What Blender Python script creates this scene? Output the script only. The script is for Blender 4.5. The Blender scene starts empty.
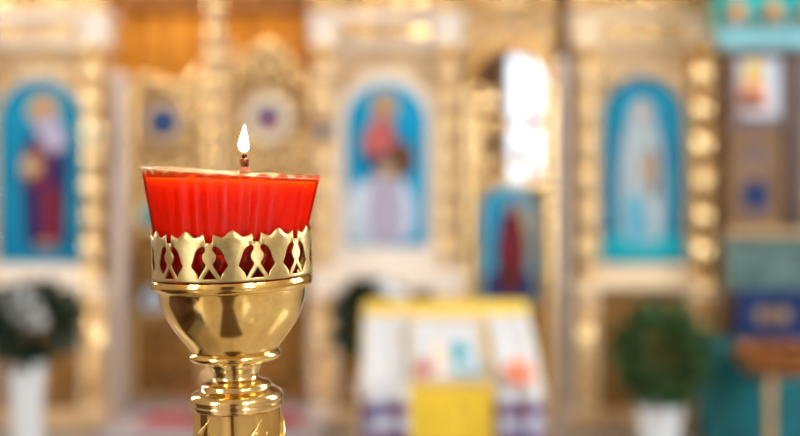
import bpy, bmesh, math, random
from mathutils import Vector, Matrix
PI = math.pi
random.seed(11)
sc = bpy.context.scene
C = sc.collection
CZ = 1.52                 # eye height
F = 800 * 50 / 36.0       # focal length in pixels of a 50 mm lens
HY = 172                  # horizon row of the photograph

def W(px, py, Y): return Vector(((px - 400) * Y / F, Y, CZ - (py - HY) * Y / F))

# ------------------------------------------------------------------ materials
def mat(name, col, rough=0.5, metal=0.0, var=0.12, scale=20.0, bump=0.0, bscale=None, col2=None, **kw):
    m = bpy.data.materials.new(name); m.use_nodes = True
    nt = m.node_tree; b = nt.nodes['Principled BSDF']
    tc = nt.nodes.new('ShaderNodeTexCoord')
    nz = nt.nodes.new('ShaderNodeTexNoise'); nz.inputs['Scale'].default_value = scale; nz.inputs['Detail'].default_value = 3
    nt.links.new(tc.outputs['Object'], nz.inputs['Vector'])
    rp = nt.nodes.new('ShaderNodeValToRGB')
    c2 = col2 or tuple(c * (1 - var * 2) for c in col)
    rp.color_ramp.elements[0].color = (*c2, 1); rp.color_ramp.elements[1].color = (*col, 1)
    rp.color_ramp.elements[0].position = .35; rp.color_ramp.elements[1].position = .6
    nt.links.new(nz.outputs['Fac'], rp.inputs['Fac']); nt.links.new(rp.outputs['Color'], b.inputs['Base Color'])
    b.inputs['Roughness'].default_value = rough; b.inputs['Metallic'].default_value = metal
    for k, v in kw.items(): b.inputs[k.replace('_', ' ')].default_value = v
    if bump:
        n2 = nt.nodes.new('ShaderNodeTexNoise'); n2.inputs['Scale'].default_value = bscale or scale; n2.inputs['Detail'].default_value = 4
        nt.links.new(tc.outputs['Object'], n2.inputs['Vector'])
        bp = nt.nodes.new('ShaderNodeBump'); bp.inputs['Strength'].default_value = bump; bp.inputs['Distance'].default_value = .004
        nt.links.new(n2.outputs['Fac'], bp.inputs['Height']); nt.links.new(bp.outputs['Normal'], b.inputs['Normal'])
    return m

M = {}
M['brass'] = mat('polished_brass', (.90, .68, .26), .13, 1, .10, 55, .012, 60, col2=(.78, .53, .15))
M['brass_bright'] = mat('bright_brass', (.86, .66, .30), .14, 1, .06, 60, .012, 40)
M['brass_satin'] = mat('satin_pale_brass', (.54, .43, .20), .36, 1, .10, 140, .03, 400, col2=(.43, .33, .13))
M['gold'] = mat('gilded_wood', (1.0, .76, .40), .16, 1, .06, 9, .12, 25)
M['gold_deep'] = mat('dimmed_gilding', (.52, .28, .075), .32, 1, .15, 9, .3, 40)  # darker gilding; low carvings get the weaker light through their colour
M['gold_brown'] = mat('dark_gold_paint', (.26, .13, .035), .5, .3, .2, 7)
M['gold_soft'] = mat('matte_gilding', (.74, .55, .30), .42, .6, .1, 9, .2, 40)
M['gold_mid'] = mat('worn_gilding', (.86, .63, .33), .28, .85, .1, 9, .2, 40)
M['cream'] = mat('cream_paint', (.80, .66, .46), .45, 0, .06, 5, Specular_IOR_Level=.15)
M['cream_warm'] = mat('warm_cream_paint', (.62, .43, .23), .5, 0, .10, 6, Specular_IOR_Level=.15)
M['white_paint'] = mat('white_paint', (.83, .75, .65), .4, 0, .04, 4, Specular_IOR_Level=.15)
M['grey_white'] = mat('grey_white_paint', (.66, .59, .54), .45, 0, .04, 4, Specular_IOR_Level=.15)
M['tan'] = mat('tan_paint', (.25, .15, .065), .55, 0, .15, 6, Specular_IOR_Level=.15)  # base panels: the weaker light low down is darkened into this colour
M['blue'] = mat('azure_icon_ground', (.0, .21, .35), .45, 0, .12, 2.5, col2=(.0, .15, .30), Specular_IOR_Level=.15)
M['blue_light'] = mat('cyan_icon_ground', (.0, .30, .55), .45, 0, .12, 2.5, col2=(.0, .24, .47), Specular_IOR_Level=.15)
M['blue_dark'] = mat('dark_blue_paint', (.012, .035, .13), .5, Specular_IOR_Level=.15)
M['blue_mid'] = mat('medallion_blue_paint', (.03, .10, .24), .5, Specular_IOR_Level=.15)
M['sea'] = mat('turquoise_paint', (.01, .42, .55), .5, 0, .1, 3, Specular_IOR_Level=.15)
M['skin'] = mat('painted_flesh', (.42, .22, .12), .5, Specular_IOR_Level=.15)
M['skin_pale'] = mat('painted_pale_flesh', (.56, .36, .26), .5, Specular_IOR_Level=.15)
M['halo'] = mat('painted_halo_ochre', (.45, .33, .18), .4, Specular_IOR_Level=.15)
M['halo_blue'] = mat('painted_halo_pale_blue', (.10, .42, .60), .4, Specular_IOR_Level=.15)
M['crimson'] = mat('painted_crimson', (.17, .012, .03), .5, Specular_IOR_Level=.15)
M['maroon'] = mat('painted_maroon', (.10, .012, .014), .5, Specular_IOR_Level=.15)
M['rose'] = mat('painted_rose', (.50, .13, .12), .5, Specular_IOR_Level=.15)
M['navy'] = mat('painted_navy', (.02, .02, .10), .5, Specular_IOR_Level=.15)
M['lavender'] = mat('painted_lavender', (.42, .40, .55), .5, Specular_IOR_Level=.15)
M['cloud'] = mat('painted_cloud_white', (.58, .70, .84), .5, 0, .1, 6, Specular_IOR_Level=.15)
M['pale_robe'] = mat('painted_pale_robe', (.40, .49, .54), .5, 0, .1, 8, Specular_IOR_Level=.15)
M['brown'] = mat('painted_brown', (.12, .055, .03), .5, Specular_IOR_Level=.15)
M['walnut'] = mat('dark_walnut', (.07, .03, .016), .4, 0, .2, 6)
M['turq'] = mat('turquoise_cloth_paint', (.01, .43, .47), .5, 0, .08, 4, Specular_IOR_Level=.15)
M['turq_dark'] = mat('dark_teal_cloth', (.0, .15, .19), .8, 0, .15, 6)
M['copper_dark'] = mat('dull_copper', (.42, .17, .05), .35, .8, .2, 10)
M['ltblue'] = mat('pale_blue_paint', (.22, .50, .58), .5, 0, .06, 4, Specular_IOR_Level=.15)
M['marble'] = mat('grey_green_marble', (.10, .20, .19), .25, 0, .3, 9, col2=(.05, .11, .11))
M['mauve'] = mat('mauve_grey_paint', (.20, .14, .13), .5, 0, .15, 6, Specular_IOR_Level=.15)
M['yellow'] = mat('yellow_satin', (.86, .62, .03), .4, 0, .08, 9, Sheen_Weight=.3)
M['linen'] = mat('white_linen', (.66, .72, .78), .8, 0, .03, 30, .2, 300)
M['embroid'] = mat('purple_embroidery', (.18, .03, .10), .8, 0, .1, 28, col2=(.10, .14, .34))
M['embroid2'] = mat('blue_white_embroidery', (.55, .58, .68), .8, 0, .1, 30, col2=(.10, .12, .30))
M['peach'] = mat('peach_embroidery', (.85, .33, .20), .8)
M['leaf'] = mat('dark_green_leaf', (.035, .115, .025), .45, 0, .35, 14)
M['leaf_dark'] = mat('deep_green_leaf', (.013, .038, .016), .45, 0, .35, 14)
M['petal'] = mat('white_petal', (.80, .87, .92), .6)
M['porcelain'] = mat('white_porcelain', (.70, .78, .84), .2, 0, .03, 5)
M['floor'] = mat('beige_grey_stone', (.50, .44, .39), .13, 0, .1, 3)
M['carpet_grey'] = mat('lavender_grey_carpet', (.42, .38, .42), .9, 0, .1, 30, .3, 200)
M['carpet_red'] = mat('red_carpet', (.40, .04, .06), .9, 0, .15, 40, .3, 200)
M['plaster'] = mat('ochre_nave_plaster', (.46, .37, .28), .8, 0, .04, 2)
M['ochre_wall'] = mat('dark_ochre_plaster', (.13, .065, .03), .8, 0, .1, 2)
M['copper'] = mat('copper_brass', (.72, .36, .13), .3, 1, .15, 10)
M['white_frame'] = mat('white_window_frame', (.8, .8, .78), .4)
M['door_wood'] = mat('oak_door', (.10, .05, .025), .45, 0, .2, 4)
M['char'] = mat('charred_wick', (.004, .002, .0015), .9, 0, .3, 900, col2=(.012, .004, .002), Specular_IOR_Level=.05)
M['ferrule'] = mat('burnished_wick_tube', (.16, .06, .02), .4, 1, .3, 500, col2=(.02, .008, .004))
M['copper_pink'] = mat('pink_copper', (.46, .19, .10), .35, 1, .1, 300)

def glassy(name, tint, gloss, rough=.05, translucent=None, tw=0.0, milk=.5):
    """thin see-through material: tinted transparency, a share of gloss and, where milky, of translucency"""
    m = bpy.data.materials.new(name); m.use_nodes = True
    nt = m.node_tree; nt.nodes.clear()
    out = nt.nodes.new('ShaderNodeOutputMaterial')
    tr = nt.nodes.new('ShaderNodeBsdfTransparent'); tr.inputs[0].default_value = (*tint, 1)
    gl = nt.nodes.new('ShaderNodeBsdfGlossy'); gl.inputs['Roughness'].default_value = rough
    mx = nt.nodes.new('ShaderNodeMixShader'); mx.inputs[0].default_value = gloss
    src = tr
    if translucent:
        tl = nt.nodes.new('ShaderNodeBsdfTranslucent'); tl.inputs[0].default_value = (*translucent, 1)
        df = nt.nodes.new('ShaderNodeBsdfDiffuse'); df.inputs[0].default_value = (*translucent, 1)
        ad = nt.nodes.new('ShaderNodeMixShader'); ad.inputs[0].default_value = .5
        ad.inputs[0].default_value = milk
        nt.links.new(tl.outputs[0], ad.inputs[1]); nt.links.new(df.outputs[0], ad.inputs[2])
        m2 = nt.nodes.new('ShaderNodeMixShader'); m2.inputs[0].default_value = tw
        nt.links.new(tr.outputs[0], m2.inputs[1]); nt.links.new(ad.outputs[0], m2.inputs[2]); src = m2
    nt.links.new(src.outputs[0], mx.inputs[1]); nt.links.new(gl.outputs[0], mx.inputs[2])
    nt.links.new(mx.outputs[0], out.inputs[0])
    return m
M['pane'] = glassy('window_glass', (.95, .97, 1), .06)
M['frosted'] = glassy('frosted_glass', (.32, .34, .37), .06)
M['cup'] = glassy('red_cup_plastic', (.76, .095, .008), .030, .04, (.90, .15, .01), .12, .04)
M['plate'] = glassy('clear_thin_plate', (1, .92, .82), .12, .2, (.9, .80, .66), .28)

def emis(name, col, s, mixw=None):
    m = bpy.data.materials.new(name); m.use_nodes = True
    nt = m.node_tree; nt.nodes.clear()
    out = nt.nodes.new('ShaderNodeOutputMaterial'); e = nt.nodes.new('ShaderNodeEmission')
    e.inputs[0].default_value = (*col, 1); e.inputs[1].default_value = s
    if mixw is None: nt.links.new(e.outputs[0], out.inputs[0])
    else:
        t = nt.nodes.new('ShaderNodeBsdfTransparent'); mx = nt.nodes.new('ShaderNodeMixShader'); mx.inputs[0].default_value = mixw
        nt.links.new(t.outputs[0], mx.inputs[1]); nt.links.new(e.outputs[0], mx.inputs[2]); nt.links.new(mx.outputs[0], out.inputs[0])
    return m
M['flame'] = emis('flame_core', (1, .80, .48), 1700)
M['flame_outer'] = emis('flame_veil', (1, .62, .25), 2.2, .35)
M['bulb'] = emis('added_globe_glow', (1, .86, .66), 40)  # glow of the globe lamps added out of view

m = mat('red_wax', (.96, .50, .04), .35, 0, .03, 40)
b = m.node_tree.nodes['Principled BSDF']
b.inputs['Subsurface Weight'].default_value = 1.0
b.inputs['Subsurface Radius'].default_value = (1.0, .80, .10)
b.inputs['Subsurface Scale'].default_value = .0075
M['wax'] = m
m = mat('golden_orange_curtain', (.95, .42, .02), .6, 0, .1, 5, Sheen_Weight=.3)
M['curtain'] = m
M['valance'] = mat('brown_orange_valance', (.36, .13, .012), .6, 0, .1, 5)

# ------------------------------------------------------------------ object helpers
ORG = {}
def thing(name, label, cat, loc=(0, 0, 0), group=None):
    o = bpy.data.objects.new(name, None); C.objects.link(o); o.location = loc
    o['label'] = label; o['category'] = cat
    if group: o['group'] = group
    ORG[o.name] = Vector(loc); return o
def obj(name, bm, m, parent=None, smooth=None, label=None):
    """link a bmesh built in world coordinates as one mesh object (under its parent)"""
    org = ORG[parent.name] if parent else Vector((0, 0, 0))
    if parent is None:
        xs = [v.co for v in bm.verts]
        lo = Vector([min(c[i] for c in xs) for i in range(3)]); hi = Vector([max(c[i] for c in xs) for i in range(3)])
        org = Vector(((lo.x + hi.x) / 2, (lo.y + hi.y) / 2, lo.z))
    bmesh.ops.translate(bm, verts=bm.verts, vec=-org)
    bmesh.ops.recalc_face_normals(bm, faces=bm.faces)
    me = bpy.data.meshes.new(name); bm.to_mesh(me); bm.free()
    me.materials.append(M[m] if isinstance(m, str) else m)
    if smooth is not None:
        me.polygons.foreach_set('use_smooth', [True] * len(me.polygons))
        if smooth < 180: me.set_sharp_from_angle(angle=math.radians(smooth))
    o = bpy.data.objects.new(name, me); C.objects.link(o)
    if parent: o.parent = parent
    else: o.location = org
    ORG[o.name] = org
    if label: o['label'] = label
    return o
def tag(o, label, cat, group=None):
    o['label'] = label; o['category'] = cat
    if group: o['group'] = group
    return o
def struct(name, bm, m, smooth=None):
    o = obj(name, bm, m, None, smooth); o['kind'] = 'structure'; return o

def nb(): return bmesh.new()
def box(bm, x0, x1, y0, y1, z0, z1, bev=0):
    vs = [bm.verts.new((x, y, z)) for z in (z0, z1) for y in (y0, y1) for x in (x0, x1)]
    fs = [bm.faces.new([vs[i] for i in q]) for q in ((0, 2, 3, 1), (4, 5, 7, 6), (0, 1, 5, 4), (2, 6, 7, 3), (0, 4, 6, 2), (1, 3, 7, 5))]
    if bev:
        es = {e for f in fs for e in f.edges}
        bmesh.ops.bevel(bm, geom=list(es), offset=bev, segments=2, affect='EDGES', profile=.5)
    return bm
def pbox(bm, px0, px1, py0, py1, Y, depth, bev=0, front=0):
    """box whose front face spans these photo columns and rows at distance Y"""
    a = W(px0, py1, Y); c = W(px1, py0, Y)
    return box(bm, a.x, c.x, Y - front, Y + depth, a.z, c.z, bev)
def lathe(bm, prof, cx, cy, seg=48, cz=0, closed=False, fn=None):
    rings = []
    for r, z in prof:
        if r <= 1e-6: rings.append([bm.verts.new((cx, cy, cz + z))])
        else:
            ring = []
            for k in range(seg):
                a = 2 * PI * k / seg; rr = r * (fn(a, z) if fn else 1)
                ring.append(bm.verts.new((cx + rr * math.sin(a), cy - rr * math.cos(a), cz + z)))
            rings.append(ring)
    prs = list(zip(rings, rings[1:])) + ([(rings[-1], rings[0])] if closed else [])
    for A, B in prs:
        for k in range(seg):
            k2 = (k + 1) % seg
            if len(A) == 1 and len(B) == 1: continue
            if len(A) == 1: bm.faces.new((A[0], B[k2], B[k]))
            elif len(B) == 1: bm.faces.new((A[k], A[k2], B[0]))
            else: bm.faces.new((A[k], A[k2], B[k2], B[k]))
    return bm
def tube(bm, pts, rad, seg=6, cap=True):
    pts = [Vector(p) for p in pts]; n = len(pts)
    rs = rad if hasattr(rad, '__len__') else [rad] * n
    rings = []; prev = None
    for i, p in enumerate(pts):
        t = (pts[min(i + 1, n - 1)] - pts[max(i - 1, 0)]).normalized()
        if prev is None:
            u = t.orthogonal().normalized()
        else:
            u = (prev - t * prev.dot(t)).normalized()
        prev = u; v = t.cross(u)
        rings.append([bm.verts.new(p + (u * math.cos(2 * PI * k / seg) + v * math.sin(2 * PI * k / seg)) * rs[i]) for k in range(seg)])
    for A, B in zip(rings, rings[1:]):
        for k in range(seg): bm.faces.new((A[k], A[(k + 1) % seg], B[(k + 1) % seg], B[k]))
    if cap: bm.faces.new(rings[0][::-1]); bm.faces.new(rings[-1])
    return bm
def blob(bm, c, sx, sy, sz, sub=1):
    r = bmesh.ops.create_icosphere(bm, subdivisions=sub, radius=1)
    for v in r['verts']: v.co = Vector((c[0] + v.co.x * sx, c[1] + v.co.y * sy, c[2] + v.co.z * sz))
def prism(bm, pts, Y, th):
    """polygon given as (x, z) points, front face at Y, solid to Y + th"""
    A = [bm.verts.new((x, Y, z)) for x, z in pts]; B = [bm.verts.new((x, Y + th, z)) for x, z in pts]
    bm.faces.new(A); bm.faces.new(B[::-1])
    for k in range(len(A)):
        k2 = (k + 1) % len(A); bm.faces.new((A[k], B[k], B[k2], A[k2]))
    return bm
def ribbon(bm, outer, inner, Y, th, close=False):
    """solid band between two outlines of equal length"""
    n = len(outer)
    R = [[bm.verts.new((p[0], y, p[1])) for p in L] for L in (outer, inner) for y in (Y, Y + th)]
    rng = range(n) if close else range(n - 1)
    for k in rng:
        j = (k + 1) % n
        bm.faces.new((R[0][k], R[0][j], R[2][j], R[2][k])); bm.faces.new((R[1][k], R[3][k], R[3][j], R[1][j]))
        bm.faces.new((R[0][k], R[1][k], R[1][j], R[0][j])); bm.faces.new((R[2][k], R[2][j], R[3][j], R[3][k]))
    if not close:
        for k in (0, n - 1): bm.faces.new((R[0][k], R[2][k], R[3][k], R[1][k]))
    return bm
def arch(px0, px1, py0, py1, Y, n=20, ry=None):
    """outline of a round-headed panel as (x, z), left foot, over the top, right foot"""
    c = (px0 + px1) / 2; r = (px1 - px0) / 2; ry = ry or r
    L = [(px0, py1)] + [(c - r * math.cos(PI * k / n), py0 + ry - ry * math.sin(PI * k / n)) for k in range(n + 1)] + [(px1, py1)]
    return [(W(a, b_, Y).x, W(a, b_, Y).z) for a, b_ in L]
def ell(px, py, rx, ry, Y, n=22):
    return [(W(px + rx * math.cos(2 * PI * k / n), py, Y).x, W(px, py + ry * math.sin(2 * PI * k / n), Y).z) for k in range(n)]
def spline(pts, Y, sub=5):
    out = []; n = len(pts)
    for i in range(n):
        p0, p1, p2, p3 = [Vector(pts[(i + d) % n]) for d in (-1, 0, 1, 2)]
        for s in range(sub):
            t = s / sub
            q = .5 * ((2 * p1) + (-p0 + p2) * t + (2 * p0 - 5 * p1 + 4 * p2 - p3) * t * t + (-p0 + 3 * p1 - 3 * p2 + p3) * t ** 3)
            w = W(q.x, q.y, Y); out.append((w.x, w.z))
    return out

def curl(bm, x, y, z, R, a0, hand, tr, turns=1.15, seg=11):
    pts = []; rs = []
    for k in range(seg):
        t = k / (seg - 1); a = a0 + hand * t * turns * 2 * PI; r = R * (1 - .72 * t)
        pts.append((x + r * math.cos(a), y - tr * (.4 + .9 * t), z + r * math.sin(a))); rs.append(tr * (.55 + .65 * t))
    tube(bm, pts, rs, 5)
    blob(bm, (pts[-1][0], y - tr * 1.4, pts[-1][2]), tr * 1.7, tr * 1.4, tr * 1.7)
def leafblob(bm, x, y, z, L, a, tr):
    for d in (-.7, 0, .7):
        ca, sa = math.cos(a + d), math.sin(a + d)
        l = L * (1 if d == 0 else .75)
        tube(bm, [(x, y, z), (x + ca * l * .5, y - tr * 1.2, z + sa * l * .5), (x + ca * l, y - tr * .2, z + sa * l)], [tr * .5, tr * 1.15, tr * .2], 5)
def carve(bm, px0, px1, py0, py1, Y, inside=None, step=11, cpx=None, seed=1, dens=1.0):
    """mirrored scrollwork relief standing on the plane Y; inside(px, py) keeps the carving to its field"""
    rnd = random.Random(seed); cpx = cpx if cpx is not None else (px0 + px1) / 2
    s = step * Y / F; half = max(px1 - cpx, 1)
    nx = max(1, round(half / step)); ny = max(1, round((py1 - py0) / step))
    for j in range(ny):
        for i in range(nx):
            ux = (i + .5) * half / nx + rnd.uniform(-.2, .2) * step; uy = py0 + (j + .5) * (py1 - py0) / ny + rnd.uniform(-.2, .2) * step
            a0 = rnd.uniform(0, 2 * PI); kind = rnd.random(); R = s * rnd.uniform(.42, .62); tr = s * rnd.uniform(.12, .17)
            if rnd.random() > dens: continue
            for sg in (1, -1):
                px = cpx + sg * ux
                if px < px0 or px > px1 or (inside and not inside(px, uy)): continue
                w = W(px, uy, Y); a = a0 if sg == 1 else PI - a0
                if kind < .6: curl(bm, w.x, Y, w.z, R, a, sg * (1 if (i + j) % 2 else -1), tr)
                elif kind < .85: leafblob(bm, w.x, Y, w.z, R * 1.5, a, tr * 1.3)
                else:
                    blob(bm, (w.x, Y - tr * .5, w.z), R * .8, R * .45, R * .8, 3)
                    for q in range(6): blob(bm, (w.x + R * math.cos(q * 1.047), Y - tr * .6, w.z + R * math.sin(q * 1.047)), tr, tr, tr)
    return bm

# ================================================================== THE LAMP IN FRONT
YC = .50
S = YC / F
AX = W(238, 0, YC).x                                  # axis of the stand
PIV = W(238, 436, YC)
TILT = Matrix.Translation(PIV) @ Matrix.Rotation(math.radians(-1.9), 4, 'Y') @ Matrix.Translation(-PIV)
def zc(py): return CZ - (py - HY) * S
def prof(L): return [(r * S, zc(y)) for r, y in L]

stand = thing('candle_stand', 'polished brass lamp stand with openwork crown holding the red glass cup', 'candle stand', (AX, YC, 0))
bm = nb()     # bowl: outer wall down, inner wall back up
lathe(bm, prof([(0, 361), (26, 361), (38, 360), (43, 358.5), (45.5, 356), (46, 353.5), (45, 351), (43, 349.5), (43.5, 348), (48, 342), (54.5, 334), (61, 325), (66, 315.5), (69.5, 306), (71.8, 298), (73.2, 289),
                (74, 287.6), (77, 287), (79, 285.4), (79.8, 283), (79.8, 278.6), (79.2, 276.6), (77.4, 275.6), (75.2, 276), (73.6, 278), (71.5, 290), (68, 305), (62, 319), (54, 330), (44, 339), (25, 345), (0, 346.5)]), AX, YC, 96)
bm.transform(TILT); obj('bowl', bm, 'brass', stand, 40)
bm = nb()     # neck and stepped shoulder
lathe(bm, prof([(0, 360.8), (27, 360.8), (27, 363), (25, 367), (23, 372), (22.3, 376), (24, 378.5), (29, 380), (33.5, 381.5), (35, 383.5), (35, 386), (36.5, 387.5), (40.5, 389), (44, 391), (46, 394), (46.2, 397), (45.6, 400)]), AX, YC, 72)
bm.transform(TILT); obj('neck', bm, 'brass_bright', stand, 50)
bm = nb()
lathe(bm, prof([(44.6, 400), (45.4, 400.3), (45.6, 402), (45.6, 405), (45, 406.2), (43.6, 406.6), (43.2, 407)]), AX, YC, 72)
bm.transform(TILT); obj('collar', bm, 'brass_bright', stand, 50)
# engraved stem under the collar
def flute(a, z): return 1 + .018 * math.cos(9 * a)
bm = nb()
ys = [407 + k * 6 for k in range(12)]
lathe(bm, prof([(43.4, y) for y in ys]), AX, YC, 108, fn=flute)
bm.transform(TILT); st = obj('stem', bm, 'brass', stand, 60)
bm = nb()     # slanting acanthus leaves standing proud of the stem
for k in range(5):
    a0 = math.radians(-48 + k * 72)
    for q, (da, dy, L) in enumerate(((0, 0, 20), (.25, 5, 15), (-.25, 5, 15))):
        pts = []; rs = []
        for t in [i / 7 for i in range(8)]:
            a = a0 + da * (1 - t * .4) + .62 * t - .3; y = 446 + dy - t * L * 1.75; r = (43.6 + 1.0 * math.sin(PI * t)) * S
            pts.append((AX + r * math.sin(a), YC - r * math.cos(a), zc(y))); rs.append((.5 + 2.7 * math.sin(PI * min(1, t * 1.1 + .05))) * S if t < 1 else .4 * S)
        tube(bm, pts, rs, 7)
bm.transform(TILT); obj('engraved_leaf', bm, 'brass', stand, 180)
bm = nb()
z0 = zc(473)
lathe(bm, [(.0195, z0 + .001), (.023, z0 - .004), (.023, z0 - .012), (.014, z0 - .03), (.013, z0 - .2), (.022, z0 - .26), (.013, z0 - .32), (.013, .32), (.026, .26), (.014, .21), (.02, .12), (.05, .09)], AX + W(237.9, 0, YC).x * 0, YC, 40)
obj('shaft', bm, 'brass', stand, 50)
bm = nb()
lathe(bm, [(.045, .10), (.06, .085), (.09, .06), (.135, .04), (.15, .025), (.15, .001), (0, .001)], AX, YC, 56)
obj('base', bm, 'brass', stand, 50)

# openwork crown: eleven tulips with knobbed struts between them
def lerp_tab(T, y):
    if y <= T[0][0]: return T[0][1]
    for (a, va), (b_, vb) in zip(T, T[1:]):
        if y <= b_: return va + (vb - va) * (y - a) / (b_ - a)
    return T[-1][1]
HC = 21.4; NC = 11
TOP = [(0, 230.4), (3, 232.4), (6.5, 236), (9, 237.6), (13, 236.6), (15.5, 235.4), (17.1, 234.0), (17.4, 236), (17.5, 242.8), (HC, 243)]
TUL = [(246, 15.2), (247.5, 12.4), (250, 10.2), (254, 8.4), (258, 7.2), (262, 5.8), (265.5, 4.4), (267, 4.6), (270, 7.0), (274, 9.8), (277, 10.8), (279, 11.0)]
CON = [(246, 4.4), (247.5, 3.3), (250.5, 3.0), (252.5, 4.4), (255.5, 6.0), (258.5, 6.0), (261.5, 4.8), (264, 2.9), (267, 3.6), (271, 6.0), (276, 9.0), (279, 10.4)]
HOL = [(268, 0), (269.5, .3), (273, 2.6), (279, 6.4)]
US1 = [0, 1.5, 3, 5, 6.5, 8, 9, 11, 13, 14.5]; US2 = [15.8, 16.6, 17.1, 17.4, 17.5, 19, HC]
FR1 = [u / 14.5 for u in US1]; FR2 = [(u - 15.8) / (HC - 15.8) for u in US2]
bm = nb()
def cyl(th, y, r=78.9): return bm.verts.new((AX + r * S * math.sin(th), YC - r * S * math.cos(th), zc(172 + (y - 172) / 1.075)))
def patch(rows):
    g = [[cyl(th, y) for th, y in row] for row in rows]
    for A, B in zip(g, g[1:]):
        for k in range(len(A) - 1):
            q = [A[k], A[k + 1], B[k + 1], B[k]]
            if (q[0].co - q[1].co).length < 1e-7: q = [q[0], q[2], q[3]]
            elif (q[2].co - q[3].co).length < 1e-7: q = q[:3]
            if len(q) == 3 and ((q[0].co - q[1].co).length < 1e-7 or (q[1].co - q[2].co).length < 1e-7 or (q[0].co - q[2].co).length < 1e-7): continue
            bm.faces.new(q)
for c in range(NC):
    for sg in (1, -1):
        TH = lambda u: math.radians(8.9) + 2 * PI * c / NC + sg * u / HC * PI / NC
        ub = [f * 15.2 for f in FR1] + [HC - 4.4 + 4.4 * f for f in FR2]
        ut = US1 + US2
        patch([[(TH(a + (b_ - a) * f), lerp_tab(TOP, a) + (246 - lerp_tab(TOP, a)) * f) for a, b_ in zip(ut, ub)] for f in (0, .5, 1)])
        yr = [246 + k * 1.0 for k in range(34)]
        patch([[(TH(lerp_tab(TUL, y) * f), y) for f in FR1] for y in yr])
        patch([[(TH(HC - lerp_tab(CON, y) + (lerp_tab(CON, y) - (lerp_tab(HOL, y) if y > 268 else 0)) * f), y) for f in FR2] for y in yr])
        ur = [f * 11 for f in FR1] + [11 + 4 * f for f in FR2][1:] + [18, HC]
        patch([[(TH(u), y) for u in ur] for y in (279, 280.6, 282.5)])
bmesh.ops.remove_doubles(bm, verts=bm.verts, dist=1e-6)
bmesh.ops.translate(bm, verts=bm.verts, vec=(.8 * S, 0, 0)); bm.transform(TILT)
cr = obj('crown', bm, 'brass_satin', stand)
cr.data.polygons.foreach_set('use_smooth', [True] * len(cr.data.polygons))
sm = cr.modifiers.new('thickness', 'SOLIDIFY'); sm.thickness = .0007; sm.offset = 0
bv = cr.modifiers.new('edge', 'BEVEL'); bv.width = .00012; bv.segments = 1; bv.limit_method = 'ANGLE'; bv.angle_limit = math.radians(60)

# ---- the cup
CX = W(231.8, 0, YC).x
CPIV = W(231.8, 174, YC)
CT = Matrix.Translation(CPIV) @ Matrix.Rotation(math.radians(1.6), 4, 'Y') @ Matrix.Translation(-CPIV)
cup = thing('votive_cup', 'red fluted votive cup with a lit wick, standing in the brass crown', 'votive candle', (CX, YC, zc(318)))
NF = 26
def cupr(y): return 87.0 - (y - 174) * .205
def cfn(a, z): return 1 + .026 * abs(math.cos(NF * a / 2)) - .013
SEG = NF * 10
bm = nb()
outer = [(cupr(y), y) for y in (174, 176, 178, 180, 184, 192, 205, 220, 240, 262, 285, 308, 314)] + [(cupr(314) - 3, 317.5), (cupr(314) - 8, 318)]
pr = prof([(r, y + 1) for r, y in outer] + [(0, 319)])
lathe(bm, pr, CX, YC, SEG, fn=cfn)
for v in bm.verts:                        # scalloped lip
    a = math.atan2(v.co.x - CX, -(v.co.y - YC)); t = max(0, 1 - abs(v.co.z - zc(175)) / (5 * S))
    v.co.z += t * S * (5.2 * abs(math.cos(NF * a / 2)) - 2.8)
bm.transform(CT)
co = obj('cup_wall', bm, 'cup', cup, 180)
bm = nb()
def wfn(a, z): return 1 + .024 * abs(math.cos(NF * a / 2)) - .013
lathe(bm, prof([(0, 205), (45, 203), (62, 198), (73, 191), (79, 184), (cupr(180) - 4.4, 180.2), (cupr(180) - 3, 180), (cupr(183) - 2.2, 183), (cupr(193) - 2.2, 193), (cupr(205) - 2.2, 205), (cupr(235) - 2.2, 235), (cupr(247) - 2.6, 247), (cupr(250) - 6, 250), (0, 250)]), CX, YC, NF * 8, fn=wfn)
bm.transform(CT); obj('wax', bm, 'wax', cup, 60)
# clear thin plate with the wick tube
PX = W(231, 0, YC).x
PPIV = W(231, 172.8, YC)
PT = Matrix.Translation(PPIV) @ Matrix.Rotation(math.radians(3.9), 4, 'Y') @ Matrix.Rotation(math.radians(.6), 4, 'X') @ Matrix.Translation(-PPIV)
bm = nb()
def pfn(a, z): return 1 + .006 * math.sin(3 * a + 1) + .004 * math.sin(7 * a)
lathe(bm, prof([(0, 172.2), (70, 172.2), (88, 172.3), (90.6, 172.0), (91, 172.6), (90.6, 173.2), (88, 173.4), (70, 173.3), (0, 173.3)]), PX, YC, 96, fn=pfn)
bm.transform(PT); obj('rim_plate', bm, 'plate', cup, 60)
WX = W(244.5, 0, YC).x
bm = nb(); lathe(bm, prof([(0, 167), (5.4, 167), (5.6, 168.5), (5.0, 170), (5.4, 172), (6.6, 173.6), (0, 173.6)]), WX, YC, 28); obj('wick_collar', bm, 'copper_pink', cup, 50)
bm = nb(); lathe(bm, prof([(0, 158.8), (3.2, 158.4), (4.8, 159), (5, 160.5), (4.4, 161.5), (4.7, 163.5), (4.3, 165), (4.6, 167), (0, 167)]), WX, YC, 28); obj('wick_tube', bm, 'ferrule', cup, 50)
bm = nb(); tube(bm, [(WX, YC, zc(160)), (WX - .2 * S, YC, zc(157)), (WX + .2 * S, YC, zc(154.5)), (WX - .4 * S, YC, zc(152.5))], [3.0 * S, 2.9 * S, 2.6 * S, 1.4 * S], 10); obj('wick', bm, 'char', cup, 180)
def flame_prof(rm, y0, y1, n=18):
    return [(0, y0)] + [(rm * math.sin(PI * (k / n) ** .5) * (1 - .25 * k / n), y0 + (y1 - y0) * k / n) for k in range(1, n)] + [(0, y1)]
bm = nb(); lathe(bm, prof(flame_prof(5.0, 151.2, 125.4)), WX, YC, 28)
for v in bm.verts: v.co.x += .8 * S * math.sin((zc(156) - v.co.z) / (9 * S))
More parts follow.
